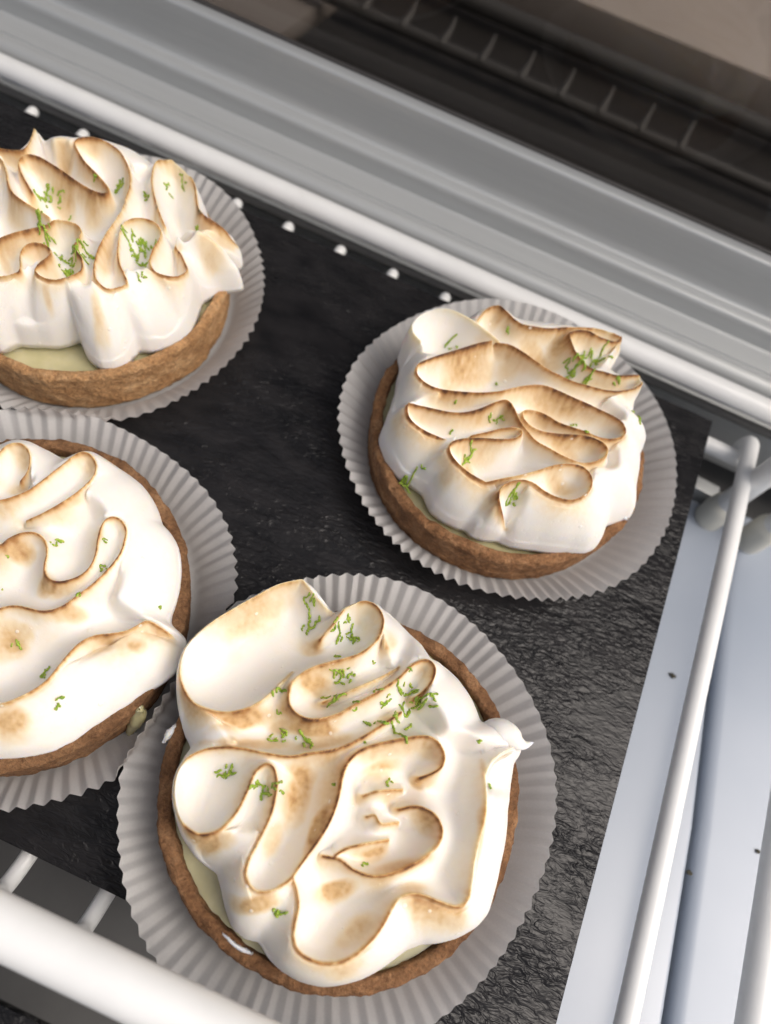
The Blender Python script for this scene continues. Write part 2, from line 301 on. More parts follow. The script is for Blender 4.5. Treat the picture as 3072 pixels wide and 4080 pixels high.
# ------------------------------------------------------------------ tart measurements (mm)
TARTS = [
 dict(centre=(13.5, 22.1), top=34, fall=14, reach=5.2, floor=21.5, base=17.2, foot=3.2, torch=(-0.35, -0.94), default_r=41, blob=1.45, tan=0.62, spread=5.6, weight=[0.75, 0.35, 1.0, 0.6, 1.1, 1.1, 1.0, 0.8, 0.8, 0.95, 0.3, 0.2], toast=[(-39.0, 27.7, 6.0, 9.3, 3.7, -2.5, 0.24), (-30.0, 1.6, 5.0, 4.2, 1.3, -1.5, 0.55), (-13.5, 7.0, 5.7, 2.0, 0.6, -1.7, 0.6), (-4.5, 34.5, 1.0, 3.6, 2.7, -0.8, 0.35), (-18.0, 17.0, 4.3, 3.6, 1.8, -2.1, 0.35), (-23.9, -1.6, 9.6, 4.4, 0.6, -1.2, 0.5), (-9.5, 5.2, 7.3, 4.9, 0.9, -1.3, 0.5), (1.9, 15.9, 2.5, 3.4, 1.1, -0.8, 0.45), (-23.4, -25.4, 4.0, 3.6, 2.0, -1.7, 0.35), (-10.3, -7.9, 3.6, 0.6, 1.2, -6.6, 0.65), (-10.8, -18.7, 1.9, 0.2, 0.4, -4.5, 0.45), (-8.4, -31.5, 4.5, 2.8, 1.3, -1.7, 0.4), (6.3, -22.8, 3.6, 2.6, 1.5, -1.7, 0.55), (5.8, 5.4, 3.5, 3.3, 1.6, -1.6, 0.35), (11.6, -12.3, 2.9, 2.6, 1.3, -1.2, 0.5), (17.7, -12.1, 5.7, 4.2, 0.9, -1.1, 0.45), (13.8, -29.1, 3.3, 5.6, 2.2, -0.9, 0.35), (22.7, -14.9, 3.5, 1.5, 0.5, -1.3, 0.35), (31.0, -18.1, 3.7, 0.3, -0.1, -2.2, 0.3), (32.4, 2.5, 0.9, 0.3, 1.8, -6.9, 0.25), (-2.9, -12.2, 1.6, 0.0, -0.2, -6.4, 0.45)],
  ridges=[
   [(-32.1,40.4,28.7),(-36.9,36.0,29.5),(-40.6,30.7,29.7),(-44.5,24.7,29.7),(-47.7,19.1,29.7),(-49.6,14.3,29.7),(-49.9,10.7,29.7),(-48.6,6.7,29.7),(-46.2,3.4,29.7),(-41.9,0.7,31.0),(-37.3,0.5,32.2),(-33.4,1.5,33.0),(-30.1,3.5,33.5),(-27.4,6.6,33.8),(-25.8,9.9,33.4),(-24.8,13.3,31.8),(-23.7,17.6,28.6)],
   [(-32.1,40.4,28.7),(-27.2,37.6,29.6),(-23.0,36.0,28.9),(-20.1,37.4,23.9)],
   [(-21.0,28.2,27.7),(-19.5,32.8,30.8),(-18.5,37.3,31.1),(-16.6,40.3,30.5),(-14.0,41.9,30.4),(-11.1,41.5,30.7),(-8.6,39.1,31.5),(-7.7,35.6,32.4),(-8.1,32.0,33.1),(-10.0,28.2,33.5),(-12.6,25.4,33.8),(-15.9,22.7,33.9),(-19.1,19.8,33.9),(-21.3,16.7,33.9),(-22.3,14.0,34.0),(-21.9,11.6,34.2),(-20.7,9.2,34.4),(-18.2,7.9,34.6),(-14.9,7.9,34.7),(-12.0,9.4,34.8),(-8.9,12.1,34.8),(-6.2,15.9,34.7),(-3.3,19.6,34.6),(-0.6,23.7,34.3),(1.4,27.4,33.9),(2.5,30.3,33.5),(4.3,32.8,33.0),(6.3,33.8,32.8),(8.2,32.8,32.9),(8.9,30.1,32.7),(8.2,26.9,31.4),(7.0,24.6,29.1)],
   [(-13.6,14.2,27.6),(-10.6,16.5,32.4),(-7.2,19.9,34.5),(-3.6,24.1,33.3),(0.1,29.9,29.1)],
   [(5.0,19.8,29.5),(1.0,13.2,34.2),(-2.7,8.1,35.0),(-6.1,4.5,35.0),(-11.1,1.3,34.9),(-15.4,-1.5,34.8),(-20.3,-3.0,34.5),(-25.4,-4.1,34.1),(-30.2,-5.8,33.4),(-34.0,-8.1,32.7),(-36.5,-11.4,32.0),(-37.0,-14.9,31.6),(-35.8,-18.3,31.5),(-33.7,-21.2,31.6),(-31.2,-23.2,31.8),(-28.2,-24.1,32.2),(-25.4,-23.7,32.7),(-22.9,-21.9,33.3),(-21.4,-19.0,33.7),(-20.7,-15.7,34.1),(-20.7,-11.8,34.3),(-20.9,-8.0,34.4),(-20.2,-5.9,34.5),(-19.0,-4.9,34.6),(-17.3,-5.4,34.7),(-15.5,-7.6,34.7),(-14.5,-10.4,34.7),(-13.7,-13.9,34.6),(-13.6,-17.5,34.4),(-13.7,-21.3,34.1),(-13.8,-24.3,33.8),(-13.1,-27.0,33.5),(-11.3,-28.6,33.4),(-9.1,-28.9,33.5),(-6.9,-27.9,33.7),(-5.2,-26.0,34.0),(-3.9,-24.0,34.2),(-3.4,-21.7,34.4),(-2.6,-18.3,34.7),(-1.7,-14.6,34.8),(-1.1,-10.9,34.9),(-1.1,-7.1,35.0),(-1.7,-3.5,35.0),(-2.4,-0.5,35.0),(-2.5,2.8,35.0),(-1.1,6.2,35.0),(1.9,9.2,35.0),(5.8,12.1,34.9),(9.8,14.8,34.7),(12.9,16.2,34.5),(15.6,15.9,34.4),(17.8,14.1,34.3),(18.5,11.7,33.5),(17.5,9.7,32.1),(15.4,7.7,28.7)],
   [(13.0,-1.3,31.9),(15.3,0.3,33.4),(17.6,1.0,34.1),(20.5,0.8,34.5),(22.9,-0.8,34.4),(23.9,-3.2,34.2),(23.2,-6.0,34.3),(21.1,-9.4,34.3),(18.2,-12.5,34.4),(15.2,-15.1,34.5),(11.9,-16.7,34.5),(8.0,-17.1,34.5),(4.4,-16.5,33.7),(0.8,-17.2,31.7)],
   [(3.1,-16.2,31.8),(4.6,-14.0,33.9),(7.6,-11.7,34.8),(13.1,-8.3,32.3)],
   [(4.2,-1.8,30.0),(6.6,0.1,34.8),(12.2,3.2,29.9)],
   [(6.8,-5.6,28.5),(8.0,-4.9,33.1),(9.9,-6.1,34.9),(14.3,-3.6,28.3)],
   [(-3.7,-23.6,32.3),(-1.6,-25.7,33.2),(0.1,-28.4,33.6),(0.8,-31.5,33.3),(1.8,-34.0,32.9),(3.5,-35.6,32.5),(6.4,-36.2,32.3),(9.5,-35.8,32.3),(12.7,-34.3,32.4),(15.4,-31.5,32.7),(17.2,-28.2,33.1),(18.3,-24.9,33.4),(18.8,-21.5,33.7),(19.5,-18.5,33.9),(21.4,-16.6,33.9),(24.5,-15.6,33.7),(27.9,-15.4,33.3),(31.3,-15.0,32.8),(33.7,-14.0,32.4),(34.6,-11.7,32.4)],
   [(34.6,-11.7,32.4),(33.9,-8.3,32.7),(33.0,-4.3,33.0),(32.3,0.4,33.2),(31.9,5.5,33.2),(30.7,9.7,33.1),(29.2,13.9,31.4),(27.8,17.9,28.0)],
   [(30.3,11.9,28.1),(29.1,16.6,32.6),(30.7,20.0,32.2),(33.8,23.4,29.2),(37.4,26.5,24.8)],
  ],
  outline=[(-32.8,42.4),(-28.0,40.2),(-22.9,38.0),(-18.9,38.5),(-16.3,43.6),(-11.2,45.2),(-6.9,44.9),(-2.1,43.4),(3.7,41.1),(6.5,38.3),(6.8,37.1),(10.6,38.1),(16.9,36.6),(22.1,33.4),(25.8,29.6),(26.8,28.3),(29.0,29.8),(32.0,30.4),(35.2,29.2),(37.2,27.1),(37.9,22.9),(39.2,17.6),(40.3,10.9),(42.0,4.8),(42.8,-1.6),(43.4,-8.5),(43.5,-12.8),(41.9,-16.5),(38.4,-20.4),(34.6,-23.1),(31.0,-24.8),(27.9,-27.4),(25.3,-31.1),(23.1,-34.0),(20.3,-36.8),(16.1,-39.6),(12.8,-41.2),(7.9,-42.1),(3.0,-41.8),(-1.0,-40.6),(-3.4,-39.0),(-4.3,-38.7),(-7.0,-39.4),(-11.0,-38.4),(-14.2,-35.6),(-16.9,-32.5),(-19.4,-29.9),(-25.2,-29.0),(-30.2,-26.4),(-34.0,-22.9),(-37.3,-17.7),(-38.4,-14.2),(-38.4,-10.7),(-38.3,-7.8),(-40.9,-6.2),(-44.4,-2.7),(-47.5,1.1),(-49.7,5.3),(-51.2,10.0),(-51.3,13.5),(-49.0,20.9),(-45.7,26.6),(-41.8,33.1),(-37.9,38.4)],
  zest=[(-27.6,35.8,5.3,-55),(-25.2,31.7,5.3,-59),(-16.8,36.8,2.2,-36),(-17.2,31.8,5.6,-60),(-14,34.3,4.5,21),(-12.7,32.8,3,75),(-15.1,25.3,1.8,5),(-13.8,21.2,4.2,-5),(-11.5,21.3,4.3,45),(-10.3,23,2.8,84),(-10.5,15.3,5.5,49),(-6.5,16.2,2,5),(-24.2,10.7,3.4,-34),(-22.3,7.4,2,-43),(-2.5,21.5,2,-15),(2.8,25.4,4.2,-15),(5.3,26.3,4.4,54),(0.5,20.9,4.3,44),(6.1,22.5,3.5,-36),(9.2,24.1,5,34),(10.2,25.7,2.7,-15),(-1.7,13.7,2.7,-5),(1.7,14.8,2.9,-35),(6.9,17.4,7.7,13),(-21.3,2.2,3.3,44),(-19.4,3.7,3.4,-24),(-14.7,4.5,4,-34),(-12.9,3.8,3.3,-44),(-27.5,-10.3,4.5,44),(-26.9,-9.1,3.1,97),(-18.3,-10.4,5,-42),(-16.2,-10.9,3.6,63),(-15,-8,3.7,43),(-0.7,9.1,1,24),(8.9,3,2.3,-4),(10.2,-15.3,1.8,-33),(-3.3,-30.9,2.9,41),(-3.6,-31.7,1.7,-32),(25,20.8,1.7,5),(31.6,12.7,1.6,-37),(2.3,29.2,2.1,-47),(-6.1,28.7,1.3,55),(-3.6,-2.3,1,24)]),
 dict(centre=(18.4, 140.0), top=37, fall=15, reach=5.0, floor=22, base=17.2, foot=3.2, torch=(0.1, -1.0), default_r=40.5, blob=0.78, tan=0.36, spread=4.2, weight=[0.22, 1.1, 0.9, 1.15, 1.1, 1.05], toast=[(-22.5, 7.7, 6.7, 5.8, 2.9, -5.2, 0.62), (-9.2, 14.0, 4.1, 0.4, 0.2, -3.4, 0.35), (-2.4, 24.0, 8.4, -1.1, -0.3, -2.7, 0.5), (2.3, 28.8, 3.9, 2.3, 1.5, -4.9, 0.6), (-19.3, 28.2, 3.5, -0.5, -0.2, -2.7, 0.45), (-7.9, 26.9, 6.0, 2.0, 0.3, -1.9, 0.45), (9.1, 6.7, 13.3, 1.9, 0.2, -3.7, 0.6), (-12.0, -11.0, 6.5, 5.4, 1.2, -2.2, 0.4), (-32.6, -23.7, 3.8, -0.4, -0.2, -5.2, 0.3), (-5.4, -5.6, 1.2, 0.7, 1.3, -3.6, 0.4), (13.9, -7.2, 7.1, -0.1, -0.2, -2.4, 0.5), (-7.6, -21.1, 6.2, 4.1, 1.3, -2.9, 0.35), (-13.4, -32.4, 3.4, 1.8, 1.5, -3.9, 0.35), (0.6, -33.7, 1.9, -1.6, -1.9, -2.9, 0.4), (17.0, -18.9, 7.7, -0.1, -0.2, -2.3, 0.4), (-31.5, -9.5, 1.7, 1.0, 0.9, -2.1, 0.2), (-9.4, -24.7, 3.7, -1.2, -0.5, -1.8, 0.45), (20.1, 21.0, 8.1, 3.0, 0.3, -2.1, 0.35), (6.6, -3.6, 2.6, -0.3, -0.2, -1.6, 0.35)],
  ridges=[
   [(-37.8,5.3,34.4),(-40.9,6.8,35.0),(-42.5,9.8,35.3),(-41.9,13.7,35.7),(-39.3,17.3,35.9),(-35.0,19.6,36.2),(-30.1,20.1,36.5),(-25.3,19.2,36.6),(-20.3,18.5,35.8),(-16.0,18.1,34.2)],
   [(-16.7,16.2,35.2),(-12.4,16.4,36.5),(-7.9,15.5,37.2),(-3.2,14.3,37.4),(1.5,13.3,37.5),(5.9,13.1,37.4),(10.2,13.2,37.4),(14.5,13.9,37.3),(19.9,15.4,37.2),(24.4,17.9,36.9),(28.1,21.2,36.6),(30.0,25.1,36.3),(29.0,27.0,36.2),(26.2,25.9,36.5),(21.6,22.8,36.9),(17.4,21.7,37.1),(13.1,21.0,37.2),(9.9,22.0,37.2),(6.9,24.5,37.2),(4.4,28.0,37.0),(3.3,30.8,36.9),(5.2,33.4,36.7),(8.6,34.8,36.5),(12.6,35.0,36.1),(17.1,36.8,35.1),(20.6,40.8,33.6)],
   [(-24.9,22.6,33.7),(-23.7,27.1,35.3),(-20.6,29.6,36.2),(-17.3,28.3,36.7),(-14.6,26.7,36.9),(-11.4,26.0,37.0),(-7.3,27.2,37.0),(-2.1,29.8,37.0),(2.3,33.0,36.8),(8.3,36.1,36.5),(13.8,38.7,36.1),(20.0,39.6,35.7)],
   [(-18.1,14.7,37.2),(-21.3,12.0,37.2),(-25.4,7.3,37.1),(-29.4,2.8,37.0),(-32.8,-1.2,36.8),(-34.8,-4.1,36.6),(-34.6,-6.6,36.6),(-33.5,-8.2,36.7),(-30.9,-9.5,36.8),(-27.3,-9.8,37.0),(-22.8,-8.7,37.2),(-18.0,-6.8,37.4),(-13.3,-4.3,37.4),(-9.3,-1.6,37.5),(-6.1,1.5,37.5),(-2.8,4.4,37.5),(0.7,6.7,37.5),(4.8,7.6,37.5),(9.8,7.6,37.5),(15.5,7.7,37.4),(20.6,7.6,37.3),(25.0,7.5,37.1),(28.0,6.7,37.0),(29.5,4.4,37.0),(28.8,1.9,37.0),(26.5,-0.3,37.1),(23.3,-1.7,37.2),(19.2,-2.3,37.4),(14.4,-2.9,37.4),(9.6,-3.2,37.5),(5.9,-2.6,37.5),(2.4,-2.8,37.5),(-0.1,-3.9,37.5),(-1.0,-5.4,37.5),(0.1,-7.4,37.5),(2.6,-8.7,37.5),(6.1,-8.8,37.5),(10.2,-7.3,37.5),(14.5,-5.5,37.4),(19.5,-3.4,37.3),(23.3,-2.9,37.2),(25.8,-4.0,37.1),(26.2,-6.7,37.1),(24.3,-9.8,37.1),(21.5,-12.1,37.2),(18.3,-13.3,37.3),(14.3,-13.6,37.3),(10.0,-13.1,37.4),(5.7,-12.6,37.4),(2.0,-10.9,37.5),(-0.9,-8.7,37.5),(-3.4,-5.9,37.5),(-5.5,-4.3,37.5),(-7.3,-4.2,37.5),(-9.7,-6.4,37.5),(-12.6,-10.1,37.4),(-16.2,-13.5,37.3),(-20.1,-15.7,37.2),(-24.5,-16.9,37.0),(-28.9,-17.8,36.7),(-32.2,-18.5,36.5),(-31.6,-21.1,36.4),(-29.8,-23.0,36.4),(-27.0,-23.9,36.3),(-23.4,-24.1,35.9),(-19.0,-23.4,34.9)],
   [(-2.9,-30.8,34.9),(-7.9,-31.1,36.2),(-12.5,-30.0,36.7),(-15.2,-28.3,36.8),(-16.4,-26.2,36.9),(-15.7,-23.7,37.0),(-13.1,-21.6,37.2),(-8.5,-19.2,37.3),(-3.8,-17.1,37.4),(-0.4,-15.1,37.4),(1.0,-12.8,37.5),(0.3,-11.6,37.5),(-1.6,-11.8,37.5),(-5.0,-13.7,37.3),(-8.6,-16.5,36.5),(-11.9,-18.7,35.3)],
   [(8.8,-35.5,22.5),(5.3,-36.0,30.9),(2.6,-35.0,35.3),(1.5,-33.3,36.6),(1.8,-30.7,36.9),(3.6,-28.2,37.0),(6.3,-26.4,37.1),(9.5,-25.9,37.1),(13.1,-26.6,37.0),(16.5,-26.7,36.9),(20.3,-25.8,36.8),(23.0,-23.7,36.8),(24.8,-20.5,36.8),(24.9,-17.0,36.9),(23.3,-14.7,37.1),(20.6,-13.8,37.2),(16.9,-15.2,37.3),(12.9,-17.9,37.3),(8.8,-22.1,37.2),(4.7,-25.7,37.0),(0.6,-28.5,36.2),(-2.7,-30.6,34.9)],
  ],
  outline=[(-37.1,-23.0),(-34.8,-26.1),(-31.3,-29.3),(-26.6,-31.9),(-21.1,-32.8),(-17.5,-33.7),(-13.2,-38.0),(-9.2,-39.1),(-4.2,-39.3),(-1.7,-38.4),(0.3,-39.8),(4.3,-39.3),(8.5,-37.2),(12.8,-37.3),(19.2,-35.2),(28.7,-31.3),(33.7,-29.1),(36.5,-26.1),(37.4,-21.7),(37.2,-17.3),(41.0,-13.7),(44.3,-10.3),(42.8,-3.9),(40.2,8.8),(41.2,16.7)],
  zest=[(-14.7,25.5,2.5,-20),(-29.1,14.7,4.3,24),(-10.6,10.2,1.5,-7),(7.8,23.1,5.3,83),(11.9,31.4,5,6),(16.6,32.8,6.8,50),(10,20.6,4.8,-7),(9,20.3,3.7,30),(14.3,20.2,4.2,59),(23.2,22.4,3.2,18),(-8.9,-8.7,2,-19),(-6.4,-7.8,3.7,17),(-17.5,-17.7,1.5,39),(-10.6,-22.8,5.7,85),(-10.4,-23.9,2.3,93),(6.3,-29.4,5.2,78),(6.3,-30.6,2,-51),(-22.5,-32.5,6.2,11),(15.1,3.9,1.7,5),(18.2,-2.5,2,-44),(33.7,14.2,3.9,-66),(-20.2,-9.4,0.8,29)]),
 dict(centre=(-85.5, 30.1), top=29, fall=11, reach=5.0, floor=17.5, base=17.2, foot=3.2, torch=(-0.1, -1.0), default_r=41, blob=1.4, tan=0.6, spread=6.0, weight=[0.7, 0.8, 1.0, 1.0, 1.0, 1.0], toast=[(-1.6, 8.0, 3.7, 1.9, 1.5, -2.2, 0.45), (10.8, 3.5, 2.9, 0.3, 0.5, -1.9, 0.5), (8.6, -11.8, 4.9, 2.3, 2.8, -4.0, 0.35), (18.9, -0.5, 3.9, 2.4, 1.1, -1.4, 0.3), (21.6, -28.0, 4.4, 3.1, 2.5, -2.6, 0.4), (37.2, -0.5, 3.0, 2.7, 1.7, -1.8, 0.45), (30.8, -2.4, 2.2, 1.6, 1.0, -1.1, 0.3), (15.2, 20.2, 0.7, 0.2, 1.2, -2.9, 0.4), (2.6, 23.1, 2.1, 4.3, 0.7, -0.4, 0.2)],
  ridges=[
   [(-21.6,25.1,26.5),(-20.7,29.3,27.4),(-20.1,31.8,27.6),(-18.3,33.5,27.7),(-16.0,33.6,27.9),(-13.5,32.2,27.9),(-12.0,29.6,27.4),(-11.7,27.4,26.6),(-12.4,25.3,25.1)],
   [(-17.3,14.7,27.5),(-11.7,17.2,29.2),(-9.0,19.8,29.6),(-6.8,23.2,29.4),(-5.4,27.7,29.1),(-4.4,32.0,28.6),(-3.6,36.1,28.1),(-2.5,38.7,27.6),(-0.7,39.5,27.5),(1.7,38.5,27.7),(3.7,36.4,28.0),(4.6,33.3,28.5),(4.2,29.6,28.9),(3.0,25.3,29.3),(1.1,21.3,29.2),(-1.9,18.2,27.3),(-4.8,16.4,24.8)],
   [(-8.7,2.8,28.0),(-4.4,6.8,29.6),(-3.3,9.3,29.9),(-1.6,11.6,29.9),(0.7,13.0,29.9),(3.1,13.1,29.9),(5.4,11.9,29.9),(7.0,9.8,29.9),(8.0,7.4,29.9),(9.4,5.3,29.9),(11.4,4.3,29.9),(13.7,4.8,29.9),(15.8,6.6,29.8),(17.4,9.1,29.7),(17.9,12.0,29.6),(17.3,15.2,29.5),(15.6,18.9,29.4),(14.4,22.2,29.2),(14.4,24.6,29.1),(15.7,26.0,28.9),(18.0,25.9,28.7),(20.2,24.2,28.7),(21.4,21.7,28.8),(22.3,18.5,29.0),(22.3,14.9,29.2),(21.8,11.4,29.4),(20.7,7.1,29.6),(19.3,3.6,29.7),(17.8,0.1,29.8),(16.1,-2.1,29.8),(13.9,-3.5,29.9),(11.1,-4.1,29.9),(8.4,-4.7,29.9),(6.0,-5.9,29.5),(2.0,-9.2,28.0)],
   [(13.1,-28.6,26.7),(17.8,-25.8,28.4),(20.3,-23.5,28.8),(22.7,-20.2,28.9),(24.3,-16.5,29.0),(24.9,-12.7,29.1),(25.5,-8.8,29.2),(26.5,-5.5,29.2),(28.5,-2.9,29.0),(31.4,-0.9,28.7),(34.2,1.4,28.4),(35.8,3.9,28.1),(37.2,5.8,27.8),(40.2,6.0,26.3),(43.1,6.0,22.9),(45.5,5.8,18.1)],
   [(-36.0,-8.0,24.0),(-26.0,-12.0,26.0),(-14.0,-10.0,26.0),(-12.0,-20.0,26.0),(-24.0,-24.0,25.5),(-30.0,-28.0,24.0)],
   [(-33.0,20.0,24.0),(-22.0,14.0,26.0),(-24.0,6.0,26.0),(-34.0,4.0,25.0)],
  ],
  outline=[(-26.5,33.8),(-22.8,37.3),(-19.7,38.1),(-13.2,38.4),(-8.7,37.9),(-5.4,42.3),(-2.4,43.3),(1.5,43.0),(7.3,42.4),(13.6,41.0),(18.8,38.3),(22.4,35.3),(24.1,33.2),(27.1,32.2),(31.3,29.5),(34.5,25.5),(37.1,20.6),(38.9,15.5),(39.5,11.7),(40.6,9.3),(43.6,7.9),(47.1,5.5),(48.0,-0.6),(46.3,-4.9),(44.0,-8.3),(42.1,-12.4),(39.5,-16.7),(37.1,-21.3),(34.7,-25.9),(32.0,-29.6),(27.5,-33.0),(21.9,-36.0)],
  zest=[(5.5,14.5,2.4,-23),(5.8,13.4,1.1,50),(16.1,19.9,1.7,84),(19.3,13.8,1.9,61),(19.4,13.1,1.3,-5),(-2.9,5.6,1.1,-4),(19.7,4,1.8,83),(10.4,-11.7,3.3,-47),(20.9,-15,3,-30),(21.6,-15.9,1.7,59),(29.1,-20.4,2.6,-13),(29.1,-21.1,1.6,-39),(37.2,10.9,1.1,26),(-1.3,-1,0.5,26)]),
 dict(centre=(-128.5, 132.0), top=42, fall=18, reach=5.5, floor=22, base=17.2, foot=3.2, torch=(0.45, -0.9), default_r=40, blob=0.85, tan=0.36, spread=4.2, weight=[0.9, 0.95, 0.9, 1.0, 1.0, 1.0, 1.0], toast=[(-15.2, -6.2, 4.6, -0.5, 0.8, -3.5, 0.4), (-7.7, 7.9, 5.8, -0.7, 1.1, -5.6, 0.5), (2.5, 6.5, 4.0, 0.4, 1.2, -3.7, 0.45), (-16.4, 20.3, 3.4, -1.1, 0.2, -3.8, 0.45), (7.1, 16.6, 1.4, 0.5, 3.1, -6.8, 0.4), (16.6, -9.0, 1.8, 0.4, 2.6, -6.8, 0.4), (37.9, 12.8, 5.2, -0.6, 0.5, -5.0, 0.4), (24.9, -27.4, 1.6, 0.9, 4.9, -7.8, 0.35), (9.9, -28.5, 1.5, 0.9, 2.9, -4.4, 0.3), (-1.7, -12.4, 3.3, 4.4, 1.1, -1.1, 0.3), (-8.5, -22.1, 1.5, 0.9, 2.1, -3.0, 0.35), (6.4, -6.8, 1.0, 0.6, 1.4, -2.1, 0.3), (19.7, 13.5, 1.0, 0.1, 1.2, -4.4, 0.3), (32.7, -7.8, 2.4, 0.2, 0.5, -1.7, 0.3), (31.9, 5.2, 1.0, 0.2, 1.2, -3.6, 0.25), (6.0, -20.4, 1.9, 1.2, 1.3, -2.0, 0.3)],
  ridges=[
   [(-35.5,9.2,37.5),(-27.7,6.0,40.3),(-24.8,4.1,41.0),(-21.8,1.2,41.6),(-18.9,-2.1,41.9),(-15.7,-4.6,42.1),(-12.0,-5.7,42.2),(-8.0,-6.1,41.8),(-5.1,-6.0,41.1),(-3.2,-6.1,40.5)],
   [(-14.7,1.5,38.2),(-17.3,2.8,40.2),(-19.9,4.7,41.1),(-21.9,7.2,41.3),(-22.0,10.0,41.3),(-20.4,11.3,41.5),(-17.6,11.5,41.7),(-13.1,10.7,42.1),(-8.0,9.8,42.3),(-2.8,8.6,42.4),(1.5,7.9,42.5),(4.7,8.1,42.4),(6.4,8.9,42.4),(6.4,10.4,42.4),(4.5,11.9,42.3),(1.1,13.8,42.3),(-2.8,15.5,42.2),(-7.0,17.6,42.0),(-10.7,20.3,41.5),(-13.3,22.7,41.0),(-14.1,25.5,40.5),(-12.6,27.6,40.2),(-9.2,28.7,40.3),(-5.0,28.6,40.5),(-0.6,27.2,40.9),(3.5,24.2,41.3),(7.3,20.4,41.7),(10.0,16.0,42.0),(11.7,11.3,42.1),(13.2,6.7,42.2),(14.0,1.8,42.3),(14.4,-3.2,42.2),(15.1,-7.8,42.1),(16.4,-12.5,41.8),(17.9,-16.1,41.4),(19.7,-18.6,40.9),(22.2,-19.8,40.4),(24.2,-19.8,40.0),(25.9,-18.4,39.9),(27.0,-16.7,39.9),(27.3,-15.0,40.1),(25.2,-13.0,40.7),(22.6,-10.9,41.2),(20.4,-7.7,41.7),(18.5,-4.0,41.9),(16.6,0.6,42.1),(16.8,3.4,42.1),(18.6,5.8,41.9),(21.6,7.1,41.5),(24.4,7.0,41.2),(26.6,5.2,40.9),(27.4,2.1,40.8),(27.8,-1.3,40.8),(28.8,-4.8,40.5),(30.5,-6.9,40.0),(32.6,-7.5,39.5),(35.2,-6.6,38.8),(37.3,-4.8,38.2),(38.2,-2.1,37.6),(37.9,-0.2,37.3),(35.4,2.2,37.1),(32.4,5.0,36.3),(29.5,7.0,35.2)],
   [(24.5,10.4,38.0),(22.4,11.9,39.5),(19.7,14.3,40.7),(16.5,18.0,41.3),(13.3,22.7,41.0),(11.1,27.1,40.5),(10.2,30.9,39.7),(11.2,33.9,38.8),(13.7,35.6,38.0),(17.1,34.7,37.8),(20.6,32.7,37.8),(23.9,29.4,38.1),(26.9,25.1,38.5),(29.9,21.2,38.5),(33.2,20.3,37.7),(36.2,21.0,36.0),(38.2,22.4,33.1),(39.7,23.7,29.3),(41.2,25.2,25.5)],
   [(-12.0,-24.4,39.9),(-9.0,-20.5,41.3),(-7.0,-17.8,41.9),(-4.7,-14.9,42.2),(-2.3,-12.1,42.3),(-0.5,-9.9,42.4),(0.4,-7.7,42.5),(3.0,-6.3,42.5),(5.9,-5.9,42.5),(8.4,-7.2,42.4),(9.4,-10.1,42.3),(9.4,-12.2,42.2),(11.1,-13.9,42.0),(13.3,-15.1,41.8),(15.2,-17.8,41.5),(15.2,-20.0,41.2),(13.6,-22.5,41.0),(11.5,-24.8,40.8),(8.5,-25.8,40.9),(6.0,-25.5,41.1),(4.9,-24.6,41.2),(4.9,-22.1,41.6),(5.5,-19.3,41.8),(5.2,-17.5,42.0),(3.2,-16.4,42.1),(0.7,-16.7,42.1),(-1.1,-17.9,42.0),(-1.7,-20.2,41.8),(-0.9,-22.9,41.5),(1.0,-25.5,41.2),(1.6,-27.5,40.8),(0.4,-29.3,40.5),(-2.2,-31.1,40.0),(-6.2,-31.5,39.4),(-9.1,-29.0,39.2),(-9.9,-24.9,38.9)],
   [(-38.0,-6.0,36.0),(-26.0,-8.0,38.0),(-24.0,-16.0,38.0),(-34.0,-20.0,37.0)],
   [(-30.0,26.0,37.0),(-26.0,14.0,38.5),(-36.0,12.0,36.0)],
   [(-20.0,-34.0,34.0),(-16.0,-28.0,38.0),(-26.0,-24.0,37.5)],
  ],
  outline=[(-2.0,-41.8),(-0.3,-39.4),(0.5,-36.7),(2.4,-36.1),(6.9,-33.7),(10.3,-32.1),(13.4,-29.1),(15.0,-26.3),(17.3,-28.9),(19.7,-31.0),(22.6,-32.1),(26.2,-32.5),(29.4,-30.5),(31.2,-27.9),(31.6,-24.9),(31.7,-21.3),(34.5,-20.3),(37.4,-17.4),(40.4,-12.7),(41.6,-7.6),(40.3,-0.1),(38.9,4.5),(40.2,7.6),(41.7,11.3),(45.7,14.1),(48.4,17.0)],
  zest=[(-15.3,5.2,3.8,26),(-13,6.4,4.1,61),(-13.8,5.6,3.1,-26),(-10,5.8,3.4,-50),(-5.8,-6.9,3,-34),(-6.1,-7.1,2,72),(-0.7,-11.5,4.9,-46),(0.1,-12,2.4,-34),(-5,3.8,1.5,5),(-0.9,13.9,2,-18),(1.6,20.1,3.8,91),(1.7,21.5,3.4,100),(1.9,18.9,1.8,-18),(12.7,20.1,2.7,81),(13.8,19,1.6,-7),(14,29.6,3.7,90),(17.9,32.7,3.5,-46),(30.2,19.1,2.3,-18),(17.9,0.9,3.8,25),(18.7,2.7,2.9,-27),(20.5,2.3,3.1,-7),(22.2,3,5,98),(22.8,4.1,2.6,106),(22.5,-0.3,4.9,-36),(22.7,-2,2.9,45),(24.9,-2.6,2,5),(30.1,-10.7,3.2,97),(3,-13,3.1,-6),(5.8,-15.1,4.7,-34),(7.9,-16.8,3,70),(8.9,-16.5,3.2,18),(8.5,-17.7,2,-6),(11,-13,4.7,81),(10.5,-11.1,3.5,-35),(10.8,-8.5,4.4,58),(12.6,-10.3,1.5,5),(6,-10.7,2,5)]),
]
# ---- meringue height fields (mm, local to each tart) ----
RIM_Z = 18.0
GRID_N, GRID_R = 500, 58.0
GRID_S = 2 * GRID_R / (GRID_N - 1)

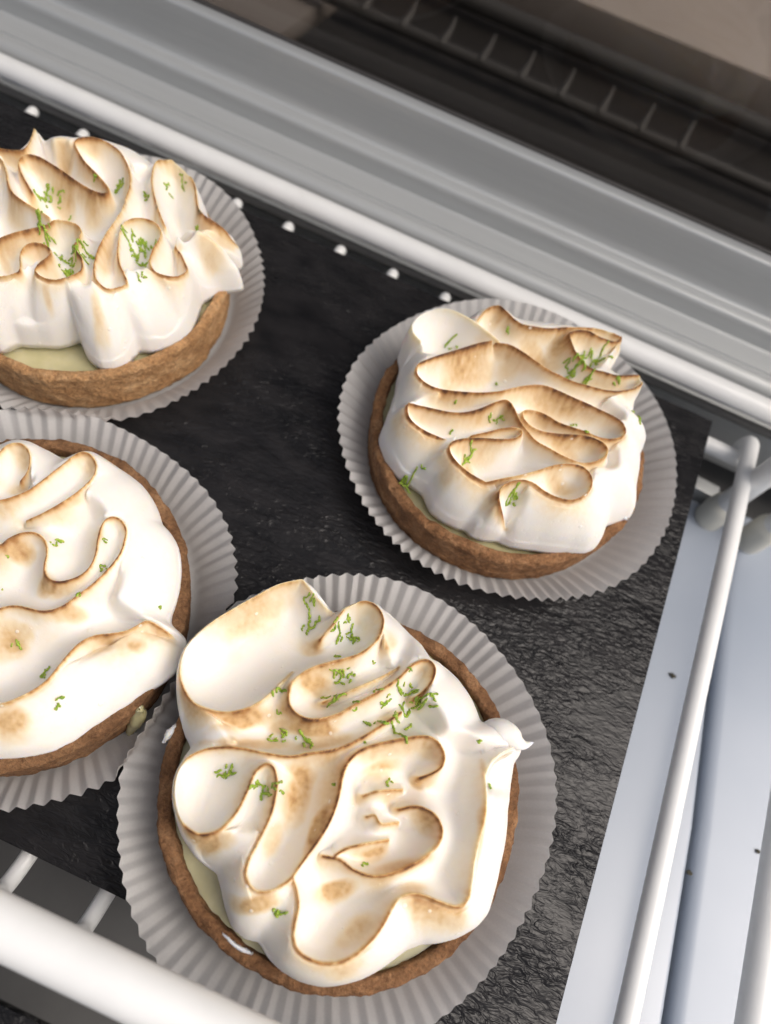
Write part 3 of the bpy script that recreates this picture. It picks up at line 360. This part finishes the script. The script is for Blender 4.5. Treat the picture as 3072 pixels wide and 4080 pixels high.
def resample(P, step):
    """Catmull-Rom through the points, then even spacing."""
    P = np.asarray(P, float)
    Q = np.vstack([2 * P[0] - P[1], P, 2 * P[-1] - P[-2]])
    out = []
    for k in range(1, len(Q) - 2):
        p0, p1, p2, p3 = Q[k - 1], Q[k], Q[k + 1], Q[k + 2]
        t = np.linspace(0, 1, 12, endpoint=False)[:, None]
        out.append(.5 * (2 * p1 + (p2 - p0) * t + (2 * p0 - 5 * p1 + 4 * p2 - p3) * t ** 2 + (3 * p1 - p0 - 3 * p2 + p3) * t ** 3))
    C = np.vstack(out + [P[-1:]])
    s = np.r_[0, np.cumsum(np.linalg.norm(np.diff(C[:, :2], axis=0), axis=1))]
    m = max(2, int(s[-1] / step) + 1)
    u = np.linspace(0, s[-1], m)
    return np.stack([np.interp(u, s, C[:, j]) for j in range(C.shape[1])], 1)

def gauss(F, sig):
    n = int(3 * sig) + 1
    k = np.exp(-.5 * (np.arange(-n, n + 1) / sig) ** 2); k /= k.sum()
    G = np.pad(F, n, mode='edge')
    G = sum(k[j] * G[j:j + F.shape[0], :] for j in range(2 * n + 1))
    return sum(k[j] * G[:, j:j + F.shape[1]] for j in range(2 * n + 1))

def smooth_noise(rng, sig_mm, n=None):
    F = gauss(rng.standard_normal((GRID_N, GRID_N)), sig_mm / GRID_S)
    return F / F.std()

def sstep(x, a, b):
    t = np.clip((x - a) / (b - a), 0, 1)
    return t * t * (3 - 2 * t)

def outline_radius(outline, ridges, default):
    """Outline as radius per degree-ish angle; gaps in the trace get a wavy default."""
    M = 1440
    th = np.linspace(-np.pi, np.pi, M, endpoint=False)
    O = np.asarray(outline, float)
    a = np.arctan2(O[:, 1], O[:, 0]); r = np.hypot(O[:, 0], O[:, 1])
    o = np.argsort(a); a, r = a[o], r[o]
    A, R = list(a), list(r)
    for k in range(len(a)):
        a0, a1 = a[k], a[(k + 1) % len(a)] + (2 * np.pi if k == len(a) - 1 else 0)
        if a1 - a0 > .42:
            for g in np.arange(a0 + .16, a1 - .1, .16):
                A.append((g + np.pi) % (2 * np.pi) - np.pi); R.append(default + 1.3 * np.sin(g * 9.0))
    A, R = np.array(A), np.array(R); o = np.argsort(A); A, R = A[o], R[o]
    rad = np.interp(th, np.r_[A - 2 * np.pi, A, A + 2 * np.pi], np.r_[R, R, R])
    need = np.zeros(M)
    for P in ridges:
        pr_ = np.hypot(P[:, 0], P[:, 1]); pa = np.arctan2(P[:, 1], P[:, 0])
        m = pr_ > 20
        idx = ((pa[m] + np.pi) / (2 * np.pi) * M).astype(int) % M
        np.maximum.at(need, idx, pr_[m] + 1.4)
    nb = need.copy()
    for s in range(-14, 15):
        nb = np.maximum(nb, np.roll(need, s) - (s / 14) ** 2 * 1.5)
    rad = np.maximum(rad, nb)
    k = np.exp(-.5 * (np.arange(-12, 13) / 4.0) ** 2); k /= k.sum()
    rad = sum(k[j] * np.roll(rad, j - 12) for j in range(25))
    return th, rad

def meringue_field(spec, seed):
    rng = np.random.default_rng(seed)
    ridges = [resample(P, .2) for P in spec['ridges']]
    th, rad = outline_radius(spec['outline'], ridges, spec.get('default_r', 40.5))
    ax = np.linspace(-GRID_R, GRID_R, GRID_N)
    X, Y = np.meshgrid(ax, ax)                         # row = y, column = x
    W_ = np.concatenate([np.full(len(R_), w_) for R_, w_ in zip(ridges, spec['weight'])])
    S = np.c_[np.vstack(ridges), W_].astype(np.float32)
    top, fall, reach = spec['top'], spec['fall'], spec['reach']
    H = np.full(X.shape, -99., np.float32); Dm = np.full(X.shape, 99., np.float32); Zc = np.full(X.shape, float(top), np.float32); Wt = np.ones(X.shape, np.float32); Nx = np.zeros(X.shape, np.float32); Ny = np.zeros(X.shape, np.float32)
    Xf, Yf = X.astype(np.float32), Y.astype(np.float32)
    for x, y, z, wt in S:
        i0, i1 = int((x - 17 + GRID_R) / GRID_S), int((x + 17 + GRID_R) / GRID_S) + 1
        j0, j1 = int((y - 17 + GRID_R) / GRID_S), int((y + 17 + GRID_R) / GRID_S) + 1
        i0, j0 = max(i0, 0), max(j0, 0)
        sl = (slice(j0, j1), slice(i0, i1))
        d = np.sqrt((Xf[sl] - x) ** 2 + (Yf[sl] - y) ** 2)
        dr = np.sqrt(d * d + .08) - .283
        h = z - fall * (1 - np.exp(-dr / reach)) - .12 * dr - 1.3 * (1 - np.exp(-dr / .7))
        np.maximum(H[sl], h, out=H[sl])
        m = d < Dm[sl]
        Dm[sl] = np.where(m, d, Dm[sl]); Zc[sl] = np.where(m, z, Zc[sl]); Wt[sl] = np.where(m, wt, Wt[sl]); Nx[sl] = np.where(m, x, Nx[sl]); Ny[sl] = np.where(m, y, Ny[sl])
    r = np.hypot(X, Y); ang = np.arctan2(Y, X)
    RO = np.interp(ang, np.r_[th, np.pi], np.r_[rad, rad[0]])
    floor = np.maximum(spec['floor'] - 2.0 * (r / 42) ** 2, 19.4)
    # the floor joins the skirts of the ridges softly
    k = 1.6
    t = np.clip(.5 + .5 * (H - floor) / (2 * k), 0, 1)
    H = np.maximum(floor + (H - floor) * t + 2 * k * t * (1 - t) * .5, floor)
    Hs = gauss(H, 1.5 / GRID_S); Hm = gauss(H, .5 / GRID_S)
    w1 = sstep(Dm, .6, 2.0); w2 = sstep(Dm, 1.5, 4.0)
    H = H * (1 - w1) + Hm * w1
    H = H * (1 - w2) + Hs * w2
    H = H + .22 * smooth_noise(rng, 3.0) * sstep(Dm, .5, 3) + .06 * smooth_noise(rng, .9) * sstep(Dm, .3, 1.5)
    H = H + .18 * smooth_noise(rng, 2.2) * (1 - w1)
    # outer walls: from the outermost crest of each fold down to a rounded foot on the crust
    base = spec['base']; M = len(th)
    rc = np.full(M, 0.0); zc = np.full(M, 0.0)
    for P in ridges:
        pr_ = np.hypot(P[:, 0], P[:, 1]); pa = np.arctan2(P[:, 1], P[:, 0])
        idx = ((pa + np.pi) / (2 * np.pi) * M).astype(int) % M
        for q, rr_, zz in zip(idx, pr_, P[:, 2]):
            for s_ in range(-3, 4):
                j = (q + s_) % M
                if rr_ > rc[j]: rc[j], zc[j] = rr_, zz
    ok = rc > 0
    t3 = np.r_[th[ok] - 2 * np.pi, th[ok], th[ok] + 2 * np.pi]
    rc = np.interp(th, t3, np.tile(rc[ok], 3)); zc = np.interp(th, t3, np.tile(zc[ok], 3))
    rc = np.maximum(rc, rad - 15)
    kk = np.exp(-.5 * (np.arange(-15, 16) / 5.0) ** 2); kk /= kk.sum()
    rc = sum(kk[j] * np.roll(rc, j - 15) for j in range(31)); zc = sum(kk[j] * np.roll(zc, j - 15) for j in range(31))
    RC = np.interp(ang, np.r_[th, np.pi], np.r_[rc, rc[0]]); ZC = np.interp(ang, np.r_[th, np.pi], np.r_[zc, zc[0]])
    e = np.clip(RO - r, 0, None)
    tw = np.clip(e / np.maximum(RO - RC, 1.2), 0, 1)
    wall = base + (ZC - 1.2 - base) * (1 - (1 - tw) ** 1.9) ** .6
    out = sstep(r - RC, 0, 1.0)
    H = np.where(r > RC, np.maximum(H, wall * out + H * (1 - out)), H)
    tt = np.clip(e / np.maximum(np.minimum(RO - RC, 7.0), 2.2), 0, 1)
    cap = base + (np.maximum(Zc, ZC) + .4 - base) * (1 - (1 - tt) ** 2.0) ** .55
    kq = 3.0; hq = np.clip(.5 + .5 * (cap - H) / kq, 0, 1)
    H = np.where(tt < 1, cap * (1 - hq) + H * hq - kq * hq * (1 - hq) * sstep(tt, 1, .6), H)
    H = np.maximum(H, base)
    wb_ = sstep(Dm, 1.2, 3.0) * sstep(e, 1.5, 4.0)
    H = H * (1 - wb_) + gauss(H, .9 / GRID_S) * wb_
    # browning: the torch came from the front, so slopes falling that way took the colour
    gy, gx = np.gradient(gauss(H, .8 / GRID_S), GRID_S)
    fx, fy = spec['torch']
    face = -(gx * fx + gy * fy) * -1.0
    face = -(gx * fx + gy * fy)
    n1 = smooth_noise(rng, 5.0); n2 = smooth_noise(rng, 1.6); n3 = smooth_noise(rng, .35)
    patch = sstep(n1, -.75, .75)
    near = np.exp(-(np.clip(Dm - .3, 0, None) / spec.get('spread', 4.2)) ** 1.6)
    hi = sstep(Zc - H, 15, 2)
    Wt = gauss(Wt, 1.0 / GRID_S)
    fr = ((X - Nx) * fx + (Y - Ny) * fy) / np.maximum(Dm, .15)          # +1 on the torch side of the nearest crest
    frs = gauss(fr, 1.3 / GRID_S); fr = gauss(fr, .3 / GRID_S)
    side_f = sstep(frs, -.05, .7)
    toast = side_f * np.exp(-(Dm / spec.get('spread', 4.2)) ** 1.25) * (.16 + .84 * patch) * hi * (1 + .08 * n2)
    toast = toast * spec.get('tan', .5) * np.clip(Wt, 0, 1)
    for (bx, by, ux, uy, vx, vy, st) in spec['toast']:
        det = ux * vy - uy * vx
        qa = ((X - bx) * vy - (Y - by) * vx) / det; qb = ((Y - by) * ux - (X - bx) * uy) / det
        q = np.sqrt(qa * qa + qb * qb) * (1 + .16 * n2)
        toast = np.maximum(toast, st * spec['blob'] * sstep(q, 1.5, .1) * (.5 + .5 * sstep(face, -.25, .35)) * (1 + .10 * n2))

    lowz = sstep(Zc, base + 2, base + 8)
    n4 = smooth_noise(rng, 7.0)
    wline = .23 + .15 * sstep(fr, -.4, .6) + .05 * np.clip(n1, -1, 1.2)
    ln = np.exp(-(Dm / wline) ** 2)
    char = ln * np.clip(.70 + .24 * np.clip(n4, -1.3, 1.3) + .22 * sstep(face, -.3, .8), .3, .95) * lowz * Wt
    side = sstep(fr, -.2, .5) * np.exp(-(Dm / .95) ** 1.4) * (.26 + .24 * patch) * lowz * Wt
    halo = .07 * np.exp(-(Dm / .6) ** 2) * lowz
    col = np.clip(toast, 0, .47)
    for q in (side, halo, char):
        col = 1 - (1 - col) * (1 - np.clip(q, 0, .95))
    col = col * (1 + .08 * n3)
    col = col * spec.get('brown', 1.0) * sstep(e, .3, 3.0)
    return dict(H=H, col=np.clip(col, 0, 1), th=th, rad=rad, ax=ax, D=Dm)

def sample(F, x, y):
    u = (np.asarray(x) + GRID_R) / GRID_S; v = (np.asarray(y) + GRID_R) / GRID_S
    u = np.clip(u, 0, GRID_N - 1.001); v = np.clip(v, 0, GRID_N - 1.001)
    i, j = u.astype(int), v.astype(int); a, b = u - i, v - j
    return (F[j, i] * (1 - a) + F[j, i + 1] * a) * (1 - b) + (F[j + 1, i] * (1 - a) + F[j + 1, i + 1] * a) * b

# ------------------------------------------------------------------ setting
o = bm_obj('cabinet_floor', prism([(-520, -220), (330, -220), (330, 620), (-520, 620)], -62, -58), MAT['floor_grey'], smooth=False); tag(o, kind='structure')  # plain dark grey metal sheet

def slate_board(poly, label):
    bm = prism(poly, -4.0, 0.0, .5, 2)
    o = bm_obj('slate_board', bm, MAT['slate']); tag(o, label, 'serving board'); return o
slate_board([(-330, -22.6), (87.6, -22.6), (87.6, 196.0), (-330, 196.0)], 'large black slate-finish board under the four meringue tarts')
o = slate_board([(-190, -160), (14, -160), (14, -46), (-190, -46)], 'out-of-focus glittering black board in the bottom left corner')
o.location.z = .024

# wire basket holding the board
wb = empty('wire_basket', (-100, 90, -8)); tag(wb, 'white coated wire basket with thick rails around the slate board', 'wire basket')
def bar(name, path, r, parent, mat='white', seg=20):
    V, F = tube([(x - parent.location.x / MM, y - parent.location.y / MM, z - parent.location.z / MM) for x, y, z in path], r, seg)
    return bm_from(name, V, F, MAT[mat], parent)
def bm_from(name, V, F, mat, parent, loc=(0, 0, 0)):
    o = mesh_obj(name, V, F, mat, parent, True, loc); return o
bar('back_rail', [(-380, 208.6, 4), (240, 207.0, 4)], 4.4, wb, seg=32)
bar('front_rail', [(-340, -31.4, 39), (-60, -31.4, 39), (60, -31.0, 39)], 5.5, wb, seg=32)
bar('side_rail', bend([(103.2, 196, -7), (103.5, 194.5, 0), (103.7, 90, 0.6), (103.9, -30, 2.5), (103.9, -60, 6)], 6), 3.0, wb)
bar('cross_rod', [(40, 193.0, -8.5), (104, 190.5, -7.2)], 3.1, wb)
bar('cross_rod', [(-330, 60, -10.2), (86, 60, -10.2)], 2.4, wb)
bar('cross_rod', [(-330, 150, -10.2), (86, 150, -10.2)], 2.4, wb)
for k in range(13):
    x = -23.3 - 22.4 * (k - 3)
    if x > 60: continue
    if -60 < x < 25 or True:
        path = bend([(x + .3, 202.3, -5.8), (x, 198, -6.2), (x - 6.6, -24.5, -7.2), (x - 7.0, -33, -4), (x - 7.2, -31.6, 36)], 7)
        bar('floor_wire', path, 2.25, wb, seg=14)

# second basket: posts and a rail to the right
w2 = empty('wire_basket', (150, 60, -30)); tag(w2, 'white wire basket rail and footed posts at the right edge', 'wire basket')
bar('side_rail', [(138.0, -40, 0), (137.0, 60, 0), (136.5, 160, 0), (136.5, 190, 0)], 4.2, w2)
for (x, y) in ((108.0, 177.5), (127.0, 177.0)):
    bar('post', [(x, y, -27), (x + .5, y, 55)], 4.2, w2)
    V, F = tube([(x - 150, y - 60, -2.0), (x - 150, y - 60, 9.0)], 5.8, 24)
    bm_from('foot', V, F, MAT['cream'], w2)

# cabinet panels on the right
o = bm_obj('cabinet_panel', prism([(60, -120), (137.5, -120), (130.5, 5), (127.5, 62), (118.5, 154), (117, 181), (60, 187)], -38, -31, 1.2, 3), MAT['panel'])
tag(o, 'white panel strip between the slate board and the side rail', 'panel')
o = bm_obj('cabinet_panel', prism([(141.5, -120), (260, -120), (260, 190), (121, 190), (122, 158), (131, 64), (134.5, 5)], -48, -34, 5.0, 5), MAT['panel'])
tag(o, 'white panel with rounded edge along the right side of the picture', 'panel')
o = bm_obj('metal_ledge', prism([(80, 186), (108, 184), (108, 190), (80, 192)], -40, -26, .8), MAT['alu'])
tag(o, 'small grey metal ledge behind the white panel near the board corner', 'ledge')

# aluminium sill at the back
prof = [(211.5, -40), (211.5, -9), (214, -7.6), (219, -7.6), (220.2, -6), (221, -1.5), (223.2, 0.6), (226, 1.2), (227.6, .4), (228.2, 1.8), (236.6, 2.2), (237.4, 2.6), (237.5, 9.6), (238.3, 11), (241, 11.4), (243.2, 11.2), (244.2, 12.4), (244.6, 30.5), (245.2, 32), (249.0, 32.4), (249.8, 31.6), (250, 26), (252.0, 26), (252.0, -40)]
def sill():
    root = empty('window_sill', (-90, 230, -10)); tag(root, 'stepped aluminium sill running behind the basket below the glass', 'sill')
    P = np.array(prof); n = len(P); V = []; F = []
    # rounded by two passes of corner cutting
    for _ in range(1):
        Q = [P[0]]
        for a, b in zip(P[:-1], P[1:]): Q += [a * .8 + b * .2, a * .2 + b * .8]
        P = np.array(Q + [P[-1]])
    n = len(P)
    for x in (-520, 330):
        V += [(x + 90, y - 230, z + 10) for y, z in P]
    F = [(k, k + 1, n + k + 1, n + k) for k in range(n - 1)] + [tuple(range(n))[::-1], tuple(range(n, 2 * n))]
    o = mesh_obj('extrusion', V, F, MAT['alu'], root); o.data.set_sharp_from_angle(angle=math.radians(50))
    V, F = tube([(-430, -22.2, 3.2), (420, -22.2, 3.2)], 1.7, 12)
    mesh_obj('lower_lip', V, F, MAT['grey'], root)
    V, F = tube([(-430, 21.0, 41.5), (420, 21.0, 41.5)], 1.1, 10)
    mesh_obj('rubber_seal', V, F, MAT['dark'], root)
sill()
o = bm_obj('glass_pane', prism([(-520, 252.3), (330, 252.3), (330, 256.3), (-520, 256.3)], 26, 250, .3, 1), MAT['glass'], smooth=False)
tag(o, 'smoked glass pane rising behind the aluminium sill', 'glass pane')

# what stands behind the glass
w3 = empty('wire_basket', (-30, 400, -30)); tag(w3, 'dark wire basket with short upright wires behind the glass', 'wire basket')
bar('front_rail', [(-220, 380.5, -30), (200, 380.5, -30)], 3.2, w3, 'grey')
bar('back_rail', [(-160, 427, -30), (240, 427, -30)], 5.0, w3, 'grey')
for k in range(9):
    x = -139 + 22.6 * k + 5
    bar('upright_wire', [(x, 380.5, -29), (x + 1, 391, -26), (x + 1.4, 394, -22)], [3.0, 1.6, .9], w3, 'grey', 10)
o = bm_obj('slate_board', prism([(-175, 268), (330, 268), (330, 440), (-140, 440)], -44, -39, .5), MAT['dark']); tag(o, 'dark board lying in the basket behind the glass', 'serving board')
o = bm_obj('counter', prism([(-120, 455), (330, 470), (330, 600), (-120, 600)], -58, -24, 2), MAT['beige']); tag(o, 'blurred beige counter top seen through the glass at upper right', 'counter')
o = bm_obj('counter', prism([(-420, 262), (-181, 262), (-146, 445), (-420, 445)], -58, -36, 2), MAT['brown']); tag(o, 'blurred brown counter behind the glass at upper left', 'counter')

# ------------------------------------------------------------------ tarts
def polar_mesh(F, base):
    NR, NT = 180, 1000
    th = np.linspace(-np.pi, np.pi, NT, endpoint=False)
    rad = np.interp(th, np.r_[F['th'], np.pi], np.r_[F['rad'], F['rad'][0]])
    t = np.linspace(0, 1, NR)
    t = 1 - (1 - t) ** 1.6                                     # closer rings near the foot
    V = [np.array([[0, 0, float(sample(F['H'], np.zeros(1), np.zeros(1))[0])]])]; B = [sample(F['col'], np.zeros(1), np.zeros(1))]
    for k in range(1, NR):
        r = rad * t[k] * .9998
        x, y = r * np.cos(th), r * np.sin(th)
        V.append(np.c_[x, y, sample(F['H'], x, y)]); B.append(sample(F['col'], x, y))
    last = V[-1].copy(); last[:, 2] = base; V.append(last * np.array([1.0, 1.0, 1]) - np.array([0, 0, .5])); B.append(np.zeros(NT))
    inn = last.copy(); inn[:, :2] *= .93; inn[:, 2] = base - .4; V.append(inn); B.append(np.zeros(NT))
    # lower walls swell outwards a little over the crust
    V = np.vstack(V); B = np.concatenate(B)
    nr = NR + 1
    F4 = []
    k = np.arange(NT); k2 = (k + 1) % NT
    tri = np.c_[np.zeros(NT, int), 1 + k, 1 + k2]
    quads = np.vstack([np.c_[1 + i * NT + k, 1 + (i + 1) * NT + k, 1 + (i + 1) * NT + k2, 1 + i * NT + k2] for i in range(nr - 1)])
    return V, tri.tolist() + quads.tolist(), B

def lathe_crust(rng, seed):
    prof = [(36, 1.2), (43.0, .8), (44.0, 1.6), (44.4, 4), (44.6, 8), (44.8, 12), (45.0, 15.5), (45.05, 17.0), (44.75, 17.9), (44.0, 18.35), (42.8, 18.4), (41.9, 18.1), (41.5, 17.3), (41.2, 15.5), (41.0, 12)]
    P = resample(np.array(prof), .55); NT = 420
    th = np.linspace(0, 2 * np.pi, NT, endpoint=False)
    def wob(n, amp, ph): return amp * np.sin(n * th + ph)
    rim = sum(wob(n, .28 / math.sqrt(n), rng.uniform(0, 6)) for n in (2, 3, 5, 8, 13, 21, 34))
    rr = sum(wob(n, .30 / math.sqrt(n), rng.uniform(0, 6)) for n in (2, 3, 4, 7, 11, 17))
    n = len(P); V = np.zeros((n, NT, 3))
    J = rng.standard_normal((n, NT)); 
    for _ in range(2): J = (J + np.roll(J, 1, 1) + np.roll(J, -1, 1) + np.roll(J, 1, 0) + np.roll(J, -1, 0)) / 5
    J2 = rng.standard_normal((n, NT))
    for _ in range(12): J2 = (J2 + np.roll(J2, 1, 1) + np.roll(J2, -1, 1) + np.roll(J2, 1, 0) + np.roll(J2, -1, 0)) / 5
    J2 /= J2.std()
    for k, (r, z) in enumerate(P):
        R = r + rr + .17 * J[k] / .4 + .10 * J2[k]
        V[k, :, 0] = R * np.cos(th); V[k, :, 1] = R * np.sin(th); V[k, :, 2] = z + (rim + .20 * J[k] / .4 - .3 * np.clip(J2[k] - .8, 0, 2)) * sstep(z, 8, 17)
    V = V.reshape(-1, 3); k = np.arange(NT); k2 = (k + 1) % NT
    F = np.vstack([np.c_[i * NT + k, i * NT + k2, (i + 1) * NT + k2, (i + 1) * NT + k] for i in range(n - 1)])
    return V, F

def disc(r, z, rng, amp=.15, NT=120, NR=10):
    V = [(0, 0, z)]; F = []
    ph = rng.uniform(0, 6, 4)
    for i in range(1, NR + 1):
        for k in range(NT):
            a = 2 * math.pi * k / NT; q = r * i / NR
            V.append((q * math.cos(a), q * math.sin(a), z + amp * (math.sin(3 * a + ph[0]) * i / NR + math.sin(q * .5 + 2 * a + ph[1]))))
    F = [(0, 1 + k, 1 + (k + 1) % NT) for k in range(NT)]
    for i in range(NR - 1):
        for k in range(NT):
            k2 = (k + 1) % NT
            F.append((1 + i * NT + k, 1 + (i + 1) * NT + k, 1 + (i + 1) * NT + k2, 1 + i * NT + k2))
    return V, F

def zest_shred(F, x, y, length, ang, rng):
    """A grated curl: a few knotty strands that lie on the meringue."""
    V, Fc = [], []
    strands = 2 if length < 2.2 else (4 if length < 4.5 else 5)
    for s in range(strands):
        L = length * (1.0 if s == 0 else rng.uniform(.3, .55)); a = math.radians(ang) + (0 if s == 0 else rng.uniform(-1.1, 1.1))
        n = max(4, int(L / .3)); px_, py_ = x + (rng.normal(0, .25 * length) if s else 0), y + (rng.normal(0, .2 * length) if s else 0)
        px_ -= math.cos(a) * L / 2; py_ -= math.sin(a) * L / 2
        path, R = [], []; cur = a; lift = 0
        for i in range(n):
            cur += rng.normal(0, .5) + (a - cur) * .25
            px_ += math.cos(cur) * L / n; py_ += math.sin(cur) * L / n
            lift = max(0, lift * .8 + rng.normal(0, .10))
            path.append((px_, py_, float(sample(F['H'], np.array([px_]), np.array([py_]))[0]) + .22 + lift))
            R.append(max(.14, rng.normal(.29, .09)) * (.55 if i in (0, n - 1) else 1))
        v, f = tube(path, R, 6, False)
        o = len(V); V += v; Fc += [tuple(j + o for j in q) for q in f]
    return V, Fc

def paper_case(centre, spec, rng):
    NT = 86 * 12; cx, cy = centre
    th = np.linspace(0, 2 * np.pi, NT, endpoint=False)
    NF = 86
    jit = np.interp(np.arange(NF * 12) / 12.0, np.arange(NF + 1), np.r_[rng.normal(0, .16, NF), 0])
    ph = th * NF + jit * 2.2
    ampv = np.interp(th, np.linspace(0, 2 * np.pi, 37), np.clip(rng.normal(1, .28, 37), .35, 1.6))
    ph = ph + 1.1 * np.sin(3 * th + rng.uniform(0, 6)) + .8 * np.sin(7 * th + rng.uniform(0, 6))
    saw = np.arcsin(np.sin(ph) * .97) / 1.33
    wav = sum(rng.uniform(.3, .9) * np.sin(n * th + rng.uniform(0, 6)) for n in (2, 3, 5))
    press = np.zeros(NT); lim = np.full(NT, 99.)
    for (nx, ny, reach_) in spec:                               # neighbours push the flare upright
        d = math.hypot(nx - cx, ny - cy); a = math.atan2(ny - cy, nx - cx)
        c = np.cos(th - a); lim = np.where(c > .3, np.minimum(lim, reach_ / np.maximum(c, .3)), lim)
    rows = []
    prof = [(0, 0), (15, 0), (30, 0), (40, 0), (44.5, .05), (46.0, .7)] + [(46.0 + 11.0 * t, .7 + 10.6 * t ** .92) for t in np.linspace(.12, 1, 14)]
    V = []
    for (r, z) in prof:
        t = max(0, (r - 45.5) / 11.5)
        R = r + t * wav; Zz = np.full(NT, z + .25) + t * .5 * np.sin(4 * th + 1)
        cut = np.maximum(R - lim, 0) * (1 if t > 0 else 0)
        R = R - cut; Zz = Zz + cut * .55
        amp = (.62 * t ** .8) * ampv if t > 0 else 0.0
        R = R + saw * amp * .74; Zz = Zz - saw * amp * .62
        if t > .95: Zz = Zz + rng.normal(0, .05, NT)
        V.append(np.c_[R * np.cos(th), R * np.sin(th), Zz])
    V = np.vstack(V); k = np.arange(NT); k2 = (k + 1) % NT
    F = np.vstack([np.c_[i * NT + k, i * NT + k2, (i + 1) * NT + k2, (i + 1) * NT + k] for i in range(1, len(prof) - 1)])
    cap = [tuple(range(NT, 2 * NT))]
    return V[:], F.tolist() + cap

TL = [('meringue tart at the front with a pointed curl on its right side', 'white pleated paper case under the front tart, overlapping the board edge'),
      ('meringue tart standing alone at right, with crumbly brown crust in front', 'white pleated paper case under the right-hand tart near the board corner'),
      ('flatter meringue tart cut off at the left edge, leaning on the front tart', 'white pleated paper case of the left middle tart, cut by the picture edge'),
      ('tall meringue tart with golden crust at upper left, sprinkled with green zest', 'white pleated paper case under the tall upper left tart')]
PAPER_C = [(13.7, 23.2), (20.0, 144.0), (-87.0, 31.5), (-129.3, 133.6)]
def reach_list(i):
    out = []
    for j in range(4):
        if j != i:
            d = math.hypot(PAPER_C[j][0] - PAPER_C[i][0], PAPER_C[j][1] - PAPER_C[i][1])
            if d < 116: out.append((*PAPER_C[j], d / 2 + (.4 if i < j else -.6)))
    return out

for i, T in enumerate(TARTS):
    rng = np.random.default_rng(40 + i)
    cx, cy = T['centre']
    F = meringue_field(T, 11 + i)
    V, Fc = paper_case(PAPER_C[i], reach_list(i), rng)
    p = mesh_obj('paper_case', V, Fc, MAT['paper'], None, True, (*PAPER_C[i], .2)); tag(p, TL[i][1], 'paper case', 'paper cases under the tarts')
    p.data.set_sharp_from_angle(angle=math.radians(60))
    root = empty('meringue_tart', (cx, cy, .6)); tag(root, TL[i][0], 'tart', 'lemon meringue tarts on the slate board')
    V, Fc = lathe_crust(rng, i); mesh_obj('crust', V, Fc, CRUST[i], root)
    V, Fc = disc(41.6, 15.0, rng); mesh_obj('lemon_filling', V, Fc, MAT['curd'], root)
    V, Fc, B = polar_mesh(F, T['base'])
    mo = mesh_obj('meringue', V, Fc, MAT['meringue'], root)
    at = mo.data.attributes.new('brown', 'FLOAT', 'POINT'); at.data.foreach_set('value', np.clip(B, 0, 1).astype(np.float32))
    for (x, y, l, a) in T['zest']:
        V, Fc = zest_shred(F, x, y, l, a, rng)
        mesh_obj('lime_zest', V, Fc, MAT['zest'], mo)

# small irregular pieces on single tarts
def lump(name, path, radii, mat, parent, seed, seg=14, rough=.12):
    rng = np.random.default_rng(seed)
    P = resample(np.c_[np.array(path, float), np.array(radii, float)], .5)
    V, F = tube([tuple(q[:3]) for q in P], [max(.08, float(q[3])) for q in P], seg)
    V = np.array(V) + rng.normal(0, rough, (len(V), 3))
    return mesh_obj(name, V, F, mat, parent)
ROOTS = [o for o in COL.objects if o.name.startswith('meringue_tart')]
lump('meringue_peak', [(31.7, 20.5, 18), (30.6, 23.9, 22), (30.8, 26.0, 25.2), (33.0, 26.5, 26.8), (35.4, 25.8, 27.2), (37.4, 26.2, 27.0), (39.2, 27.8, 26.6)], [6.0, 5.8, 4.6, 3.2, 1.9, 1.0, .12], MAT['meringue'], ROOTS[0], 5, 28, .03)
lump('meringue_smear', [(-44.6, -4.6, 17.9), (-45.0, -7.0, 18.0), (-45.3, -9.2, 16.6)], [.5, .9, .3], MAT['meringue'], ROOTS[0], 6)
lump('meringue_smear', [(-12.2, -40.2, 18.3), (-8.3, -41.2, 18.6), (-4.6, -41.2, 18.4)], [.2, .45, .25], MAT['meringue'], ROOTS[0], 7)
lump('curd_drip', [(44.0, -12.6, 15.5), (43.6, -14.2, 10), (42.6, -16.2, 5.5), (42.0, -17.6, 2.5)], [1.2, 2.0, 1.4, .9], MAT['curd'], ROOTS[2], 8, 14, .18)
lump('meringue_shred', [(37.0, -5.5, 23.0), (39.6, -9.0, 20.6), (41.0, -11.4, 19.2), (42.8, -12.6, 19.4)], [.8, 1.1, 1.3, .2], MAT['meringue'], ROOTS[1], 9)

# crumbs on the panels
def crumb(x, y, z, s, label, seed):
    rng = np.random.default_rng(seed); bm = bmesh.new(); bmesh.ops.create_icosphere(bm, subdivisions=2, radius=s)
    for v in bm.verts: v.co *= float(rng.uniform(.6, 1.25))
    for v in bm.verts: v.co.x *= 1.5; v.co.z *= .6
    o = bm_obj('crumb', bm, MAT['crumb'], loc_mm=(x, y, z)); tag(o, label, 'crumb')
crumb(109.0, 108.6, -30.6, .9, 'dark crumb on the white panel beside the side rail', 1)
crumb(129.2, 48.5, -31.0, .8, 'dark crumb caught in the seam between the two white panels', 2)
crumb(152.0, 65.0, -33.6, .7, 'dark crumb on the rounded white panel at far right', 3)
